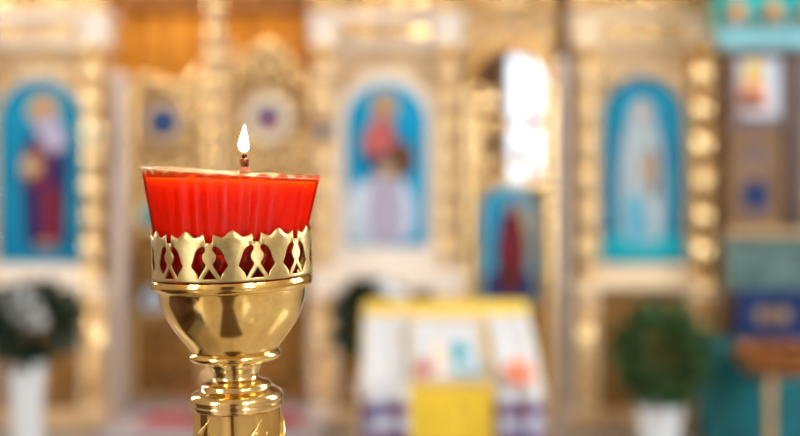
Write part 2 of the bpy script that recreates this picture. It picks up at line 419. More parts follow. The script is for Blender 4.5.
fl = obj('flame', bm, 'flame', cup, 180)
bm = nb(); lathe(bm, prof(flame_prof(6.2, 152.4, 122.5)), WX, YC, 28)
for v in bm.verts: v.co.x += .8 * S * math.sin((zc(156) - v.co.z) / (9 * S))
obj('flame_veil', bm, 'flame_outer', fl, 180)

# ================================================================== ICONOSTASIS
YI = 6.6
FLOOR_PY = HY + CZ * F / YI

def column(parent, px, r, py0, py1, Y, m='gold', bead=None, medal=None, seed=0):
    """turned column wound with a vine; the vine and any medallion are pieces of it"""
    w = W(px, 0, Y); zt, zb = W(0, py0, Y).z, W(0, py1, Y).z; R = r * Y / F
    L = []; n = int(abs(py1 - py0) / 1.5); per = (bead or 30) * Y / F
    for k in range(n + 1):
        z = zt + (zb - zt) * k / n; L.append((R * (.60 + .38 * abs(math.sin((zt - z) / per * PI)) ** .8), z))
    bm = nb(); lathe(bm, [(0, zt)] + L + [(0, zb)], w.x, Y, 28); c = obj('column', bm, m, parent, 180)
    bm = nb(); k = 0
    while k * per < zt - zb - .02:
        z = zt - k * per
        for q in range(9):
            a = q * 2 * PI / 9 + k
            if math.cos(a) > -.4:
                x, y = w.x + R * .70 * math.sin(a), Y - R * .70 * math.cos(a)
                if k: blob(bm, (x, y, z), R * .20, R * .20, R * .24)
                tube(bm, [(x, y, z - R * .1), (w.x + R * .98 * math.sin(a + .25), Y - R * .98 * math.cos(a + .25), z - per * .28), (w.x + R * .99 * math.sin(a + .45), Y - R * .99 * math.cos(a + .45), z - per * .40)], [R * .07, R * .12, R * .03], 5)
        k += 1
    obj('column_vine', bm, 'gold', c, 180)
    # capital and foot
    bm = nb(); lathe(bm, [(0, zt + R * 1.0), (R * 1.25, zt + R * 1.0), (R * 1.25, zt + R * .7), (R * .95, zt + R * .3), (R * .8, zt - R * .4), (R * .95, zt - R * .5), (R * .75, zt - R * .7), (0, zt - R * .7)], w.x, Y, 20)
    for q in range(8):
        a = q * PI / 4; leafblob(bm, w.x + R * .8 * math.sin(a), Y - R * .8 * math.cos(a) - .004, zt, R * .6, PI / 2, R * .16)
    obj('capital', bm, 'gold', parent, 50)
    bm = nb(); lathe(bm, [(0, zb + R * .5), (R * .8, zb + R * .5), (R * 1.1, zb + R * .25), (R * 1.2, zb), (R * 1.2, zb - R * .25), (0, zb - R * .25)], w.x, Y, 20); obj('column_foot', bm, 'gold', parent, 50)
    if medal:
        y = Y - R - .02
        bm = nb(); ribbon(bm, ell(px, medal, 10, 12, y), ell(px, medal, 7, 9, y), y, .012, True); e = obj('medallion', bm, 'gold', parent, 60)
        bm = nb(); prism(bm, ell(px, medal, 7, 9, y), y + .004, .008); obj('medallion_painting', bm, 'blue_mid', e)
    return c

def bay(label, L, R, nx0, nx1, ny0, ny1, cols, ring, ringcol, body, entcol, medals=(), colm='gold', seed=1, beads=30):  # upper paint paler, base darker: the fall of light is in these colours
    t = thing('iconostasis_bay', label, 'iconostasis bay', (W((L + R) / 2, 0, YI).x, YI, 0), 'carved bays of the iconostasis')
    cx = (nx0 + nx1) / 2
    bm = nb(); pbox(bm, L, R, 44, 290, YI + .07, .06); obj('back_panel', bm, body, t)
    bm = nb()
    pbox(bm, L - 1, R + 1, 20, 42, YI - .06, .19, .004); pbox(bm, L - 4, R + 4, 12, 20, YI - .11, .24, .006); pbox(bm, L - 3, R + 3, 41, 46, YI - .08, .21, .004)
    for c in cols: pbox(bm, c[0] - c[1] - 3, c[0] + c[1] + 3, 21, 41, YI - .10, .05, .004)
    obj('entablature', bm, entcol, t)
    bm = nb(); pbox(bm, L + 2, R - 2, 24, 39, YI - .0665, .006); carve(bm, L + 2, R - 2, 23, 40, YI - .066, step=8, seed=seed + 30, dens=.8); obj('frieze_trim', bm, 'gold', t, 180)
    bm = nb(); carve(bm, L, R, -14, 11, YI - .04, step=13, seed=seed); pbox(bm, L, R, -16, 12, YI - .03, .14)
    obj('crest', bm, 'gold', t, 180)
    # surround of the niche
    bm = nb(); ribbon(bm, arch(nx0 - ring, nx1 + ring, ny0 - ring, ny1, YI), arch(nx0 + .5, nx1 - .5, ny0 + .5, ny1, YI), YI, .07); obj('arch_surround', bm, ringcol, t, 50)
    bm = nb()
    for (a, b_) in zip(arch(nx0 - ring, nx1 + ring, ny0 - ring, ny1, YI, 30), arch(nx0 - ring, nx1 + ring, ny0 - ring, ny1, YI, 30)[1:]):
        n = max(1, int(math.dist(a, b_) / .03))
        for k in range(n):
            f = k / n; blob(bm, (a[0] + (b_[0] - a[0]) * f, YI - .004, a[1] + (b_[1] - a[1]) * f), .015, .015, .015)
    obj('bead_moulding', bm, 'gold', t, 180)
    inner0, inner1 = cols[0][0] + cols[0][1], cols[-1][0] - cols[-1][1]
    rr = (nx1 - nx0) / 2 + ring + 3
    def ins(px, py):
        if py < ny0 - ring + rr: return math.hypot(px - cx, py - (ny0 - ring + rr)) > rr + 2
        return abs(px - cx) > rr + 2
    for sg in (1, -1):
        bm = nb(); carve(bm, inner0, inner1, 48, ny1 - 4, YI + .068, lambda px, py: sg * (px - cx) > 0 and ins(px, py), step=10, cpx=cx, seed=seed + 7, dens=.8)
        if len(bm.verts): obj('spandrel_trim', bm, 'gold', t, 180)
    for i, c in enumerate(cols):
        column(t, c[0], c[1], 56, 284, YI - .02, 'gold_soft' if c[1] < 10 else colm, beads, medals[i] if i < len(medals) else None, seed + i)
    bm = nb(); pbox(bm, nx0 - ring - 2, nx1 + ring + 2, ny1, ny1 + 22, YI - .02, .09, .004); pbox(bm, L - 2, R + 2, ny1 + 21, 290, YI - .10, .2, .006); obj('ledge', bm, entcol, t)
    bm = nb(); pbox(bm, L, R, 290, FLOOR_PY - 16, YI - .02, .12); obj('base_panel', bm, 'tan', t)
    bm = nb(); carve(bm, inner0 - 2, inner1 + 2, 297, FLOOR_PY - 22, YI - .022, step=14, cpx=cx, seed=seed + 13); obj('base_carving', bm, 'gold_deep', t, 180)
    for c in cols:
        bm = nb(); pbox(bm, c[0] - c[1] - 2, c[0] + c[1] + 2, 290, FLOOR_PY - 16, YI - .09, .1, .004)
        pd = obj('pedestal', bm, body, t)
        bm = nb(); pbox(bm, c[0] - c[1] + 2, c[0] + c[1] - 2, 297, FLOOR_PY - 23, YI - .096, .006); carve(bm, c[0] - c[1] + 1, c[0] + c[1] - 1, 296, FLOOR_PY - 22, YI - .092, step=9, seed=seed + 17); obj('pedestal_trim', bm, 'gold', pd, 180)
    bm = nb(); pbox(bm, L - 2, R + 2, FLOOR_PY - 16, FLOOR_PY, YI - .11, .22, .004); obj('plinth', bm, 'cream_warm', t)
    return t

bay1 = bay('carved gilt icon bay with navy robed icon, beside the grey pilaster and royal doors', -46, 106, -3, 83, 78, 264, [(-22, 11), (93, 11)], 5, 'cream', 'cream', 'white_paint', (None, 133), 'gold_mid', seed=3)
bay2 = bay('carved gilt icon bay with white arch around rose robed icon, behind the yellow lectern', 312, 461, 345, 427, 82, 247, [(324, 11), (448, 11)], 12, 'white_paint', 'white_paint', 'white_paint', (130, None), 'gold_soft', seed=21)
bay3 = bay('carved gilt icon bay with pale robed icon, behind the white vase of greenery', 574, 724, 601, 685, 76, 264, [(588, 9), (706, 15)], 4, 'cream_warm', 'cream', 'cream', (), seed=42, beads=36)

def pilaster(label, px0, px1, py0):
    t = thing('pilaster', label, 'pilaster', (W((px0 + px1) / 2, 0, YI).x, YI, 0), 'plain grey white pilasters')
    bm = nb(); pbox(bm, px0 + 1, px1 - 1, py0 + 8, FLOOR_PY - 14, YI - .02, .14, .006); obj('shaft', bm, 'grey_white', t)
    bm = nb(); pbox(bm, px0, px1, py0, py0 + 8, YI - .035, .155, .004); obj('capital', bm, 'white_paint', t)
    bm = nb(); pbox(bm, px0, px1, FLOOR_PY - 14, FLOOR_PY, YI - .035, .155, .004); obj('plinth', bm, 'grey_white', t)
pilaster('plain grey white pilaster between navy robed icon bay and royal doors', 112, 123.5, 72)
pilaster('plain pale pilaster between small red robed door icon and pale robed icon bay', 558, 568, 58)

# ---- icons in the bays: boards with the painting built up in thin layers
def icon(label, nx0, nx1, ny0, ny1, ground, layers, Y=YI - .004, name='icon', cat='icon', group=None, flatpanel=False):
    z = W((nx0 + nx1) / 2, ny1, Y)
    t = thing(name, label, cat, (z.x, Y, z.z), group)
    bm = nb(); prism(bm, arch(nx0, nx1, ny0, ny1, Y) if not flatpanel else [(W(a, b_, Y).x, W(a, b_, Y).z) for a, b_ in ((nx0, ny1), (nx0, ny0), (nx1, ny0), (nx1, ny1))], Y, .022); obj('painted_board', bm, ground, t)
    for k, (nm, pts, m_) in enumerate(layers):
        y = Y - .0012 * (k + 1)
        bm = nb(); prism(bm, pts(y), y, .001); obj(nm, bm, m_, t)
    return t
E = lambda *a: (lambda y: ell(*a, y))
SP = lambda *p: (lambda y: spline(p, y))
GI = 'large arched icons of the iconostasis'
icon('arched blue icon of a navy and crimson robed saint holding a round gilt object', -2, 82, 79, 263, 'blue', [
    ('painted_halo', E(43, 110, 16, 17), 'halo'),
    ('painted_robe', SP((28, 140), (46, 122), (62, 134), (68, 168), (66, 215), (62, 246), (28, 246), (22, 200), (22, 165)), 'navy'),
    ('painted_veil', SP((36, 120), (48, 112), (62, 126), (66, 146), (54, 152), (42, 146)), 'lavender'),
    ('painted_mantle', SP((24, 152), (40, 144), (48, 156), (46, 178), (32, 186), (21, 174)), 'crimson'),
    ('painted_skirt', SP((42, 190), (58, 188), (59, 238), (44, 240)), 'crimson'),
    ('painted_face', E(43, 111, 8, 10), 'skin'),
    ('painted_disc', E(31, 166, 10, 11), 'halo'),
    ('painted_feet', E(46, 244, 10, 4), 'skin')], group=GI)
icon('arched blue icon of a rose robed saint above white clouds', 346, 426, 83, 246, 'blue_light', [
    ('painted_cloud', SP((349, 192), (362, 182), (380, 188), (400, 178), (412, 196), (414, 218), (405, 240), (350, 240)), 'cloud'),
    ('painted_lower_robe', SP((374, 168), (396, 168), (404, 205), (400, 240), (372, 240), (368, 205)), 'lavender'),
    ('painted_halo', E(384, 106, 14, 15), 'halo'),
    ('painted_robe', SP((364, 150), (368, 128), (382, 116), (394, 126), (404, 150), (411, 158), (409, 176), (390, 178), (370, 172)), 'blue_dark'),
    ('painted_mantle', SP((362, 140), (370, 124), (384, 118), (394, 130), (392, 150), (376, 156), (364, 152)), 'rose'),
    ('painted_sleeve', SP((388, 154), (402, 142), (414, 152), (410, 174), (392, 174)), 'brown'),
    ('painted_face', E(384, 110, 7, 9), 'skin'),
    ('painted_hands', E(386, 171, 10, 9), 'halo')], group=GI)
icon('arched blue icon of a saint in a pale grey robe holding a gilt book', 602, 684, 77, 263, 'blue', [
    ('painted_ground', SP((606, 236), (640, 228), (680, 238), (680, 259), (606, 259)), 'sea'),
    ('painted_halo', E(641, 112, 15, 17), 'halo_blue'),
    ('painted_robe', SP((641, 98), (653, 116), (662, 148), (664, 190), (660, 238), (624, 238), (619, 196), (621, 150), (630, 116)), 'pale_robe'),
    ('painted_sleeve', SP((648, 150), (658, 154), (659, 190), (650, 196)), 'mauve'),
    ('painted_face', E(642, 110, 7, 9), 'skin_pale'),
    ('painted_book', SP((642, 158), (654, 160), (654, 178), (643, 177)), 'halo'),
    ('painted_hem', SP((626, 200), (640, 196), (648, 236), (628, 237)), 'halo_blue')], group=GI)

# ---- royal doors
YD = 6.70
def medallion(t, px, py, ro, ri, ringm, ground, fig):
    y = YD - .03
    bm = nb(); ribbon(bm, ell(px, py, ro, ro, y, 28), ell(px, py, ri, ri, y, 28), y, .026, True); md = obj('medallion', bm, ringm, t, 50)
    bm = nb(); prism(bm, ell(px, py, ri + .3, ri + .3, y, 28), y + .008, .012); obj('medallion_painting', bm, ground, md)
    bm = nb(); prism(bm, spline([(px - 5, py + ri * .7), (px - 4, py), (px, py - 7), (px + 4, py), (px + 5, py + ri * .7)], y), y + .005, .003); obj('painted_saint', bm, fig, md)
def royal(label, x0, x1, outer_left, meds, seed, crestpts):
    t = thing('royal_door', label, 'church door', (W((x0 + x1) / 2, 0, YD).x, YD, .14), 'royal door leaves')
    pyb = HY + (CZ - .145) * F / YD
    pts = [(x0, pyb)] + crestpts + [(x1, pyb)]
    bm = nb(); prism(bm, [(W(a, b_, YD).x, W(a, b_, YD).z) for a, b_ in pts], YD, .04); obj('leaf_panel', bm, 'gold_brown', t)
    cp = [(W(a, b_, YD).x, YD - .01, W(a, b_, YD).z) for a, b_ in crestpts]
    bm = nb(); tube(bm, cp, .022, 8)
    for p, q in zip(cp, cp[1:]): blob(bm, [(p[i] + q[i]) / 2 for i in range(3)], .04, .03, .04, 2)
    pbox(bm, x0, x0 + 4, crestpts[0][1], pyb, YD - .02, .03); pbox(bm, x1 - 4, x1, crestpts[-1][1], pyb, YD - .02, .03); pbox(bm, x0, x1, pyb - 6, pyb, YD - .02, .03)
    obj('leaf_frame', bm, 'gold', t, 60)
    def ins(px, py):
        f = (px - x0) / (x1 - x0) * (len(crestpts) - 1); i = min(int(f), len(crestpts) - 2); top = crestpts[i][1] + (crestpts[i + 1][1] - crestpts[i][1]) * (f - i)
        return py > top + 6 and all(math.hypot(px - m_[0], py - m_[1]) > m_[2] + 5 for m_ in meds)
    bm = nb(); carve(bm, x0 + 5, x1 - 5, 40, 200, YD - .004, ins, step=11, seed=seed); obj('upper_carving', bm, 'gold', t, 180)
    bm = nb(); carve(bm, x0 + 5, x1 - 5, 200, pyb - 8, YD - .004, ins, step=13, seed=seed + 1); obj('lower_carving', bm, 'gold_deep', t, 180)  # darker gilding below stands in for the dimmer light there
    for m_ in meds: medallion(t, *m_)
    return t
r1 = royal('gilded royal door leaf beside the grey pilaster and navy robed icon bay', 130.6, 203, True, [(163, 122, 24, 16, 'cream_warm', 'blue_mid', 'navy'), (151, 216, 18, 12, 'gold', 'sea', 'navy'), (153, 300, 18, 12, 'gold', 'cloud', 'blue_mid')], 5,
      [(130.6, 92), (140, 78), (152, 76), (164, 84), (178, 88), (190, 80), (203, 66)])
r2 = royal('gilded royal door leaf behind the flame, beside the white arched icon bay', 232, 309.5, False, [(268, 118, 26, 15, 'cream', 'blue_mid', 'rose'), (284, 216, 18, 12, 'gold', 'sea', 'navy'), (283, 300, 18, 12, 'gold', 'cloud', 'blue_mid')], 8,
      [(232, 62), (245, 60), (258, 48), (270, 42), (284, 50), (296, 70), (309.5, 88)])
# bead-turned strip where the leaves meet
t = thing('door_post', 'cream and gilt beaded post standing between the two royal door leaves', 'door post', (W(217.5, 0, YD).x, YD, .14))
bm = nb(); pyb = HY + (CZ - .145) * F / YD
pbox(bm, 204, 231, 40, pyb, YD + .01, .05); obj('backing_strip', bm, 'cream', t)
zt, zb = W(0, -30, YD).z, W(0, pyb, YD).z; L = []
n = 360
for k in range(n + 1):
    z = zt + (zb - zt) * k / n; L.append((.066 * (.45 + .60 * abs(math.sin((zt - z) / .15 * PI))), z))
bm = nb(); lathe(bm, [(0, zt)] + L + [(0, zb)], W(217.5, 0, YD).x, YD - .05, 20); obj('beaded_shaft', bm, 'gold', t, 180)
for k in range(1, int((zt - zb) / .15)):
    bm = nb(); cx_ = W(217.5, 0, YD).x; tube(bm, [(cx_ + .036 * math.sin(a / 12 * 2 * PI), YD - .05 - .036 * math.cos(a / 12 * 2 * PI), zt - k * .15) for a in range(13)], .008, 6)
    for a in (-1.4, -.7, 0, .7, 1.4): blob(bm, (cx_ + .040 * math.sin(a), YD - .05 - .040 * math.cos(a), zt - k * .15), .016, .014, .02)
    obj('pearl_ring', bm, 'cream', t, 180)

# curtain behind the royal doors
yc = 7.05
t = thing('curtain', 'golden orange curtain hanging behind the royal doors', 'curtain', (W(217, 0, yc).x, yc, .2))
def drape(name, m_, px0, px1, py0, py1, Y, amp, waves, parent):
    bm = nb(); nx = 90; rows = 10; g = []
    for j in range(rows + 1):
        row = []
        for i in range(nx + 1):
            w = W(px0 + (px1 - px0) * i / nx, py0 + (py1 - py0) * j / rows, Y)
            row.append(bm.verts.new((w.x, Y + amp * math.sin(i / nx * waves * 2 * PI + .4 * math.sin(j * .5)), w.z)))
        g.append(row)
    for A, B in zip(g, g[1:]):
        for i in range(nx): bm.faces.new((A[i], A[i + 1], B[i + 1], B[i]))
    o = obj(name, bm, m_, parent, 180); s_ = o.modifiers.new('thickness', 'SOLIDIFY'); s_.thickness = .004; return o
drape('curtain_cloth', 'curtain', 108, 328, -60, 372, yc, .03, 9, t)
drape('valance', 'valance', 108, 328, -60, 14, yc - .08, .015, 7, t)

# ---- deacon's doorway
YK = 6.68
t = thing('door_arch', 'gilded carved arch of the side doorway between the two icon bays', 'doorway', (W(510, 0, YI).x, YI, 0))
oo = arch(464, 556, 40, 424, YI, 24); ii = arch(472, 549, 48, 424, YI, 24)
bm = nb(); ribbon(bm, oo, ii, YI + .02, .12); obj('arch_moulding', bm, 'gold_deep', t, 50)
bm = nb()   # spandrel plate over the arch
top = [(464, 86)] + [(464 + 92 * k / 24, 14) for k in range(25)] + [(556, 86)]
tp = [(W(a, b_, YI).x, W(a, b_, YI).z) for a, b_ in top]
ar = arch(464, 556, 40, 86, YI, 24)
ribbon(bm, tp, ar, YI + .04, .08); obj('spandrel', bm, 'cream_warm', t)
bm = nb()
for sg in (1, -1):
    bm = nb(); carve(bm, 465, 555, 14, 80, YI + .038, lambda px, py: sg * (px - 510) > 0 and math.hypot(px - 510, py - 86) > 48, step=11, seed=77)
    obj('spandrel_trim', bm, 'gold', t, 180)
bm = nb(); carve(bm, 465, 555, -14, 11, YI - .0, step=13, seed=79); pbox(bm, 465, 555, -16, 13, YI + .01, .1); obj('crest', bm, 'gold', t, 180)
for px in (468, 550.5):
    bm = nb(); w = W(px, 0, YI); zt, zb = W(0, 86, YI).z, .0; n = 100
    lathe(bm, [(0, zt)] + [(.024 + .008 * abs(math.sin(k / n * 26 * PI)), zt + (zb - zt) * k / n) for k in range(n + 1)] + [(0, zb)], w.x, YI - .015, 14); obj('jamb_column', bm, 'gold', t, 180)

t = thing('deacon_door', 'gilded side door with pierced top and small blue icon of a red robed figure', 'church door', (W(506, 0, YK).x, YK, 0))
pyb = HY + (CZ - .01) * F / YK
bm = nb(); pbox(bm, 477, 544, 186, pyb, YK, .04); obj('leaf_panel', bm, 'gold_brown', t)
bm = nb()
pbox(bm, 474.5, 479, 84, pyb, YK - .02, .07, .003); pbox(bm, 543, 546, 84, pyb, YK - .02, .07, .003); pbox(bm, 479, 543, 180, 187, YK - .02, .06, .003); pbox(bm, 479, 543, pyb - 8, pyb, YK - .02, .06)
obj('leaf_frame', bm, 'gold', t)
bm = nb()
carve(bm, 479, 503, 88, 180, YK + .02, step=12, seed=90)
for p in (((479, 128), (496, 120), (512, 126), (532, 118), (543, 121)), ((503, 180), (506, 165), (520, 158), (522, 145)), ((538, 180), (530, 168), (520, 158))):
    tube(bm, [W(a, b_, YK + .02) for a, b_ in p], .022, 7)
blob(bm, W(485, 101, YK - .02), .075, .05, .075, 3)
obj('pierced_tracery', bm, 'gold', t, 180)
bm = nb()
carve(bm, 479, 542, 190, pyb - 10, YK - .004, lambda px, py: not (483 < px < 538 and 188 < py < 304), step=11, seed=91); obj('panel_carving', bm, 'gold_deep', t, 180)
y = YK - .03
bm = nb(); prism(bm, arch(484, 534, 188, 302, y), y, .025); ip = obj('icon_panel', bm, 'blue_light', t)
bm = nb(); ribbon(bm, arch(481.5, 536.5, 185, 304, y), arch(484, 534, 188, 304, y), y - .012, .04); obj('icon_frame', bm, 'ltblue', t)
for k, (nm, pts, m_) in enumerate((('painted_foot_ground', spline([(486, 276), (510, 268), (532, 276), (532, 299), (486, 299)], y), 'blue_dark'),
        ('painted_banner', spline([(522, 205), (529, 208), (530, 262), (521, 268)], y), 'halo'),
        ('painted_robe', spline([(511, 200), (520, 216), (527, 250), (522, 285), (510, 296), (500, 285), (496, 250), (502, 216)], y), 'maroon'),
        ('painted_mantle', spline([(506, 222), (514, 222), (517, 256), (508, 264), (501, 250)], y), 'crimson'),
        ('painted_face', ell(511, 205, 5, 7, y), 'skin'))):
    bm = nb(); prism(bm, pts, y - .0012 * (k + 1), .001); obj(nm, bm, m_, ip)

# ---- side shrine at the right
YS = 6.3
t = thing('icon_shrine', 'turquoise and mauve shrine wall case with gilt rosettes beside the carved bays', 'shrine', (W(775, 0, YS).x, YS, 0))
bm = nb(); pbox(bm, 729, 850, 48, 232, YS + .03, .06); obj('back_panel', bm, 'mauve', t)
bm = nb(); pbox(bm, 722, 850, -30, 23, YS - .14, .2, .006); obj('canopy', bm, 'turq', t)
bm = nb(); pbox(bm, 722, 850, 23, 48, YS - .09, .14, .005); obj('canopy_fascia', bm, 'ltblue', t)
for px in (737, 773, 809):
    y = YS - .16
    bm = nb()
    for q in range(8): leafblob(bm, W(px, 9, y).x, y, W(px, 9, y).z, .06, q * PI / 4, .016)
    blob(bm, W(px, 9, y - .01), .03, .025, .03, 2); tube(bm, [W(px - 16, 18, y), W(px, 21, y), W(px + 16, 18, y)], .012, 6)
    obj('rosette', bm, 'copper', t, 180)
bm = nb(); pbox(bm, 788, 801, 48, 232, YS - .03, .06, .004); obj('post', bm, 'walnut', t)
bm = nb(); pbox(bm, 729, 850, 230, 236, YS - .06, .15, .004); obj('shelf', bm, 'cream_warm', t)
bm = nb(); pbox(bm, 729, 850, 236, 292, YS, .08); obj('marble_panel', bm, 'marble', t)
bm = nb(); pbox(bm, 729, 850, 292, HY + CZ * F / YS, YS + .01, .08); obj('base', bm, 'walnut', t)

def framed(label, x0, x1, y0, y1, fw, Y, framem, ground, layers, group=None):
    z = W((x0 + x1) / 2, y1, Y)
    t = thing('framed_icon', label, 'icon', (z.x, Y, z.z), group)
    def rc(a, b_, c, d): return [(W(p, q, Y).x, W(p, q, Y).z) for p, q in ((a, d), (a, b_), (c, b_), (c, d))]
    bm = nb(); ribbon(bm, rc(x0, y0, x1, y1), rc(x0 + fw, y0 + fw, x1 - fw, y1 - fw), Y - .02, .035, True); obj('frame', bm, framem, t)
    bm = nb(); prism(bm, rc(x0 + fw - .5, y0 + fw - .5, x1 - fw + .5, y1 - fw + .5), Y - .004, .012); obj('painted_board', bm, ground, t)
    for k, (nm, pts, m_) in enumerate(layers):
        yy = Y - .004 - .0012 * (k + 1); bm = nb(); prism(bm, pts(yy), yy, .001); obj(nm, bm, m_, t)
    return t
framed('small framed icon with orange and yellow figure, under the pale blue fascia', 733, 785, 54, 122, 5, YS + .01, 'mauve', 'cloud', [
    ('painted_robe', SP((738, 108), (742, 86), (752, 74), (764, 86), (768, 108)), 'peach'),
    ('painted_halo', E(754, 73, 10, 13), 'yellow'), ('painted_face', E(754, 76, 5, 7), 'skin'), ('painted_mantle', SP((741, 106), (746, 92), (758, 96), (764, 107)), 'brown')], 'icons in the shrine')
framed('small framed icon with dark blue figure in a tan frame, above the marble panel', 731, 780, 134, 229, 9, YS + .01, 'tan', 'mauve', [
    ('painted_robe', SP((742, 206), (745, 184), (754, 176), (765, 184), (769, 206)), 'blue_dark'),
    ('painted_halo', E(755, 172, 8, 9), 'tan'), ('painted_face', E(755, 173, 4, 6), 'skin')], 'icons in the shrine')

# turquoise table, navy icon standing on it, gilt candle tray in front
YT = 5.9
t = thing('draped_table', 'small table under a turquoise cloth below the shrine', 'table', (W(775, 0, YT).x, YT, 0))
bm = nb(); a = W(718, 344, YT)
def clothskirt(bm, x0, x1, y0, y1, zt, zb, amp=.012, wl=.11):
    per = []
    for (p, q) in (((x0, y0), (x1, y0)), ((x1, y0), (x1, y1)), ((x1, y1), (x0, y1)), ((x0, y1), (x0, y0))):
        n = 24
        for k in range(n): per.append((p[0] + (q[0] - p[0]) * k / n, p[1] + (q[1] - p[1]) * k / n))
    cxx, cyy = (x0 + x1) / 2, (y0 + y1) / 2; rings = []
    for j in range(6):
        f = j / 5; ring = []
        for i, (x, y) in enumerate(per):
            d = 1 + f * amp * (2 + math.sin(i * 1.1)) ; ring.append(bm.verts.new((cxx + (x - cxx) * d, cyy + (y - cyy) * d, zt + (zb - zt) * f)))
        rings.append(ring)
    N = len(per)
    for A, B in zip(rings, rings[1:]):
        for i in range(N): bm.faces.new((A[i], A[(i + 1) % N], B[(i + 1) % N], B[i]))
    bm.faces.new(rings[0])
x0, x1 = W(716, 0, YT).x, W(835, 0, YT).x
clothskirt(bm, x0, x1, YT, YT + .37, a.z, .05); cl = obj('cloth', bm, 'turq_dark', t, 50)
bm = nb()
for x in (x0 + .04, x1 - .04):
    for yy in (YT + .05, YT + .32): box(bm, x - .02, x + .02, yy - .02, yy + .02, 0, .2)
obj('table_base', bm, 'walnut', t)
YN = 5.98
zt = a.z + .008; pyt = HY + (CZ - zt) * F / YN
t = framed('navy framed icon with tan centre standing on the turquoise table', 737, 808, 289, pyt, 19, YN + .02, 'blue_dark', 'halo', [
    ('painted_figure', E(772, 316, 9, 9), 'tan')])
YG = 5.55
zt = W(0, 352, YG).z
t = thing('candle_tray', 'gilt coppery candle tray on slim legs in front of the turquoise table', 'candle stand', (W(780, 0, YG).x, YG, 0))
cx = W(783, 0, YG).x; R = .25
bm = nb(); lathe(bm, [(0, zt - .10), (R * .7, zt - .10), (R * .92, zt - .06), (R, zt - .015), (R * 1.03, zt), (R * .98, zt + .004), (R * .94, zt - .02), (0, zt - .03)], cx, YG, 40); tr_ = obj('tray', bm, 'copper_dark', t, 40)
bm = nb()
for k in range(20):
    aa = 2 * PI * k / 20; lathe(bm, [(0, 0), (.02, 0), (.026, .03), (.02, .055), (0, .055)], cx + R * .82 * math.sin(aa), YG - R * .82 * math.cos(aa), 10, zt - .02)
obj('candle_cups', bm, 'copper_dark', tr_, 60)
for aa in (-.62, .62, PI):
    bm = nb(); x, yy = cx + R * .8 * math.sin(aa), YG - R * .8 * math.cos(aa)
    lathe(bm, [(0, zt - .07), (.020, zt - .07), (.028, zt - .16), (.018, zt - .2), (.022, zt - .5), (.018, .2), (.03, .06), (.04, .0), (0, 0)], x, yy, 16); obj('leg', bm, 'gold', t, 50)

# ================================================================== LECTERN IN THE MIDDLE GROUND
yf, yb_ = 3.0, 3.4
zf, zb = CZ - (391 - HY) * yf / F, CZ - (301 - HY) * yb_ / F
LX, LW = .139, .25
def top(u, v, off=0):
    """point on the sloping top: u -1..1 across, v 0 front .. 1 back"""
    nrm = Vector((0, -(zb - zf), yb_ - yf)).normalized()
    return Vector((LX + u * LW, yf + (yb_ - yf) * v, zf + (zb - zf) * v)) + nrm * off
def slab(bm, u0, u1, v0, v1, o0, o1):
    q = [top(u, v, o) for o in (o0, o1) for u, v in ((u0, v0), (u1, v0), (u1, v1), (u0, v1))]
    vs = [bm.verts.new(p) for p in q]
    for f in ((0, 3, 2, 1), (4, 5, 6, 7), (0, 1, 5, 4), (1, 2, 6, 5), (2, 3, 7, 6), (3, 0, 4, 7)): bm.faces.new([vs[i] for i in f])
t = thing('lectern', 'wooden lectern with sloping top under the yellow cloth', 'lectern', (LX, 3.2, 0))
bm = nb(); slab(bm, -.96, .96, .03, .97, -.03, -.004); obj('top_board', bm, 'walnut', t)
bm = nb(); lathe(bm, [(0, .85), (.05, .85), (.03, .7), (.035, .5), (.05, .3), (.03, .2), (.05, .08), (0, .08)], LX, 3.2, 20); obj('post', bm, 'walnut', t, 50)
bm = nb()
box(bm, LX - .2, LX + .2, 3.17, 3.23, .0, .08, .005); box(bm, LX - .03, LX + .03, 3.03, 3.37, .001, .078, .005); obj('foot', bm, 'walnut', t)
# yellow cover: sloping top, drop at the front, sides and back
bm = nb()
def sheet(bm, f, nu, nv):
    g = [[bm.verts.new(f(i / nu, j / nv)) for i in range(nu + 1)] for j in range(nv + 1)]
    for A, B in zip(g, g[1:]):
        for i in range(nu): bm.faces.new((A[i], A[i + 1], B[i + 1], B[i]))
sheet(bm, lambda a, b_: top(-1 + 2 * a, b_, .002), 12, 6)
zl = .28
def front(a, b_):
    p = top(-1 + 2 * a, 0, .002); p.z -= b_ * (p.z - zl); p.y -= .004 + b_ * .02 + b_ * .012 * math.sin(a * 30); return p
sheet(bm, front, 60, 8)
for sg in (-1, 1):
    def side(a, b_):
        p = top(sg, a, .002); p.z -= b_ * (p.z - zl); p.x += sg * (b_ * .03 + b_ * .012 * math.sin(a * 22)); return p
    sheet(bm, side, 30, 8)
def back(a, b_):
    p = top(-1 + 2 * a, 1, .002); p.z -= b_ * (p.z - zl); p.y += .002 + b_ * .02; return p
sheet(bm, back, 20, 4)
bmesh.ops.remove_doubles(bm, verts=bm.verts, dist=.0005)
o = tag(obj('lectern_cloth', bm, 'yellow', None, 60), 'bright yellow satin cloth covering the sloping lectern', 'cloth')
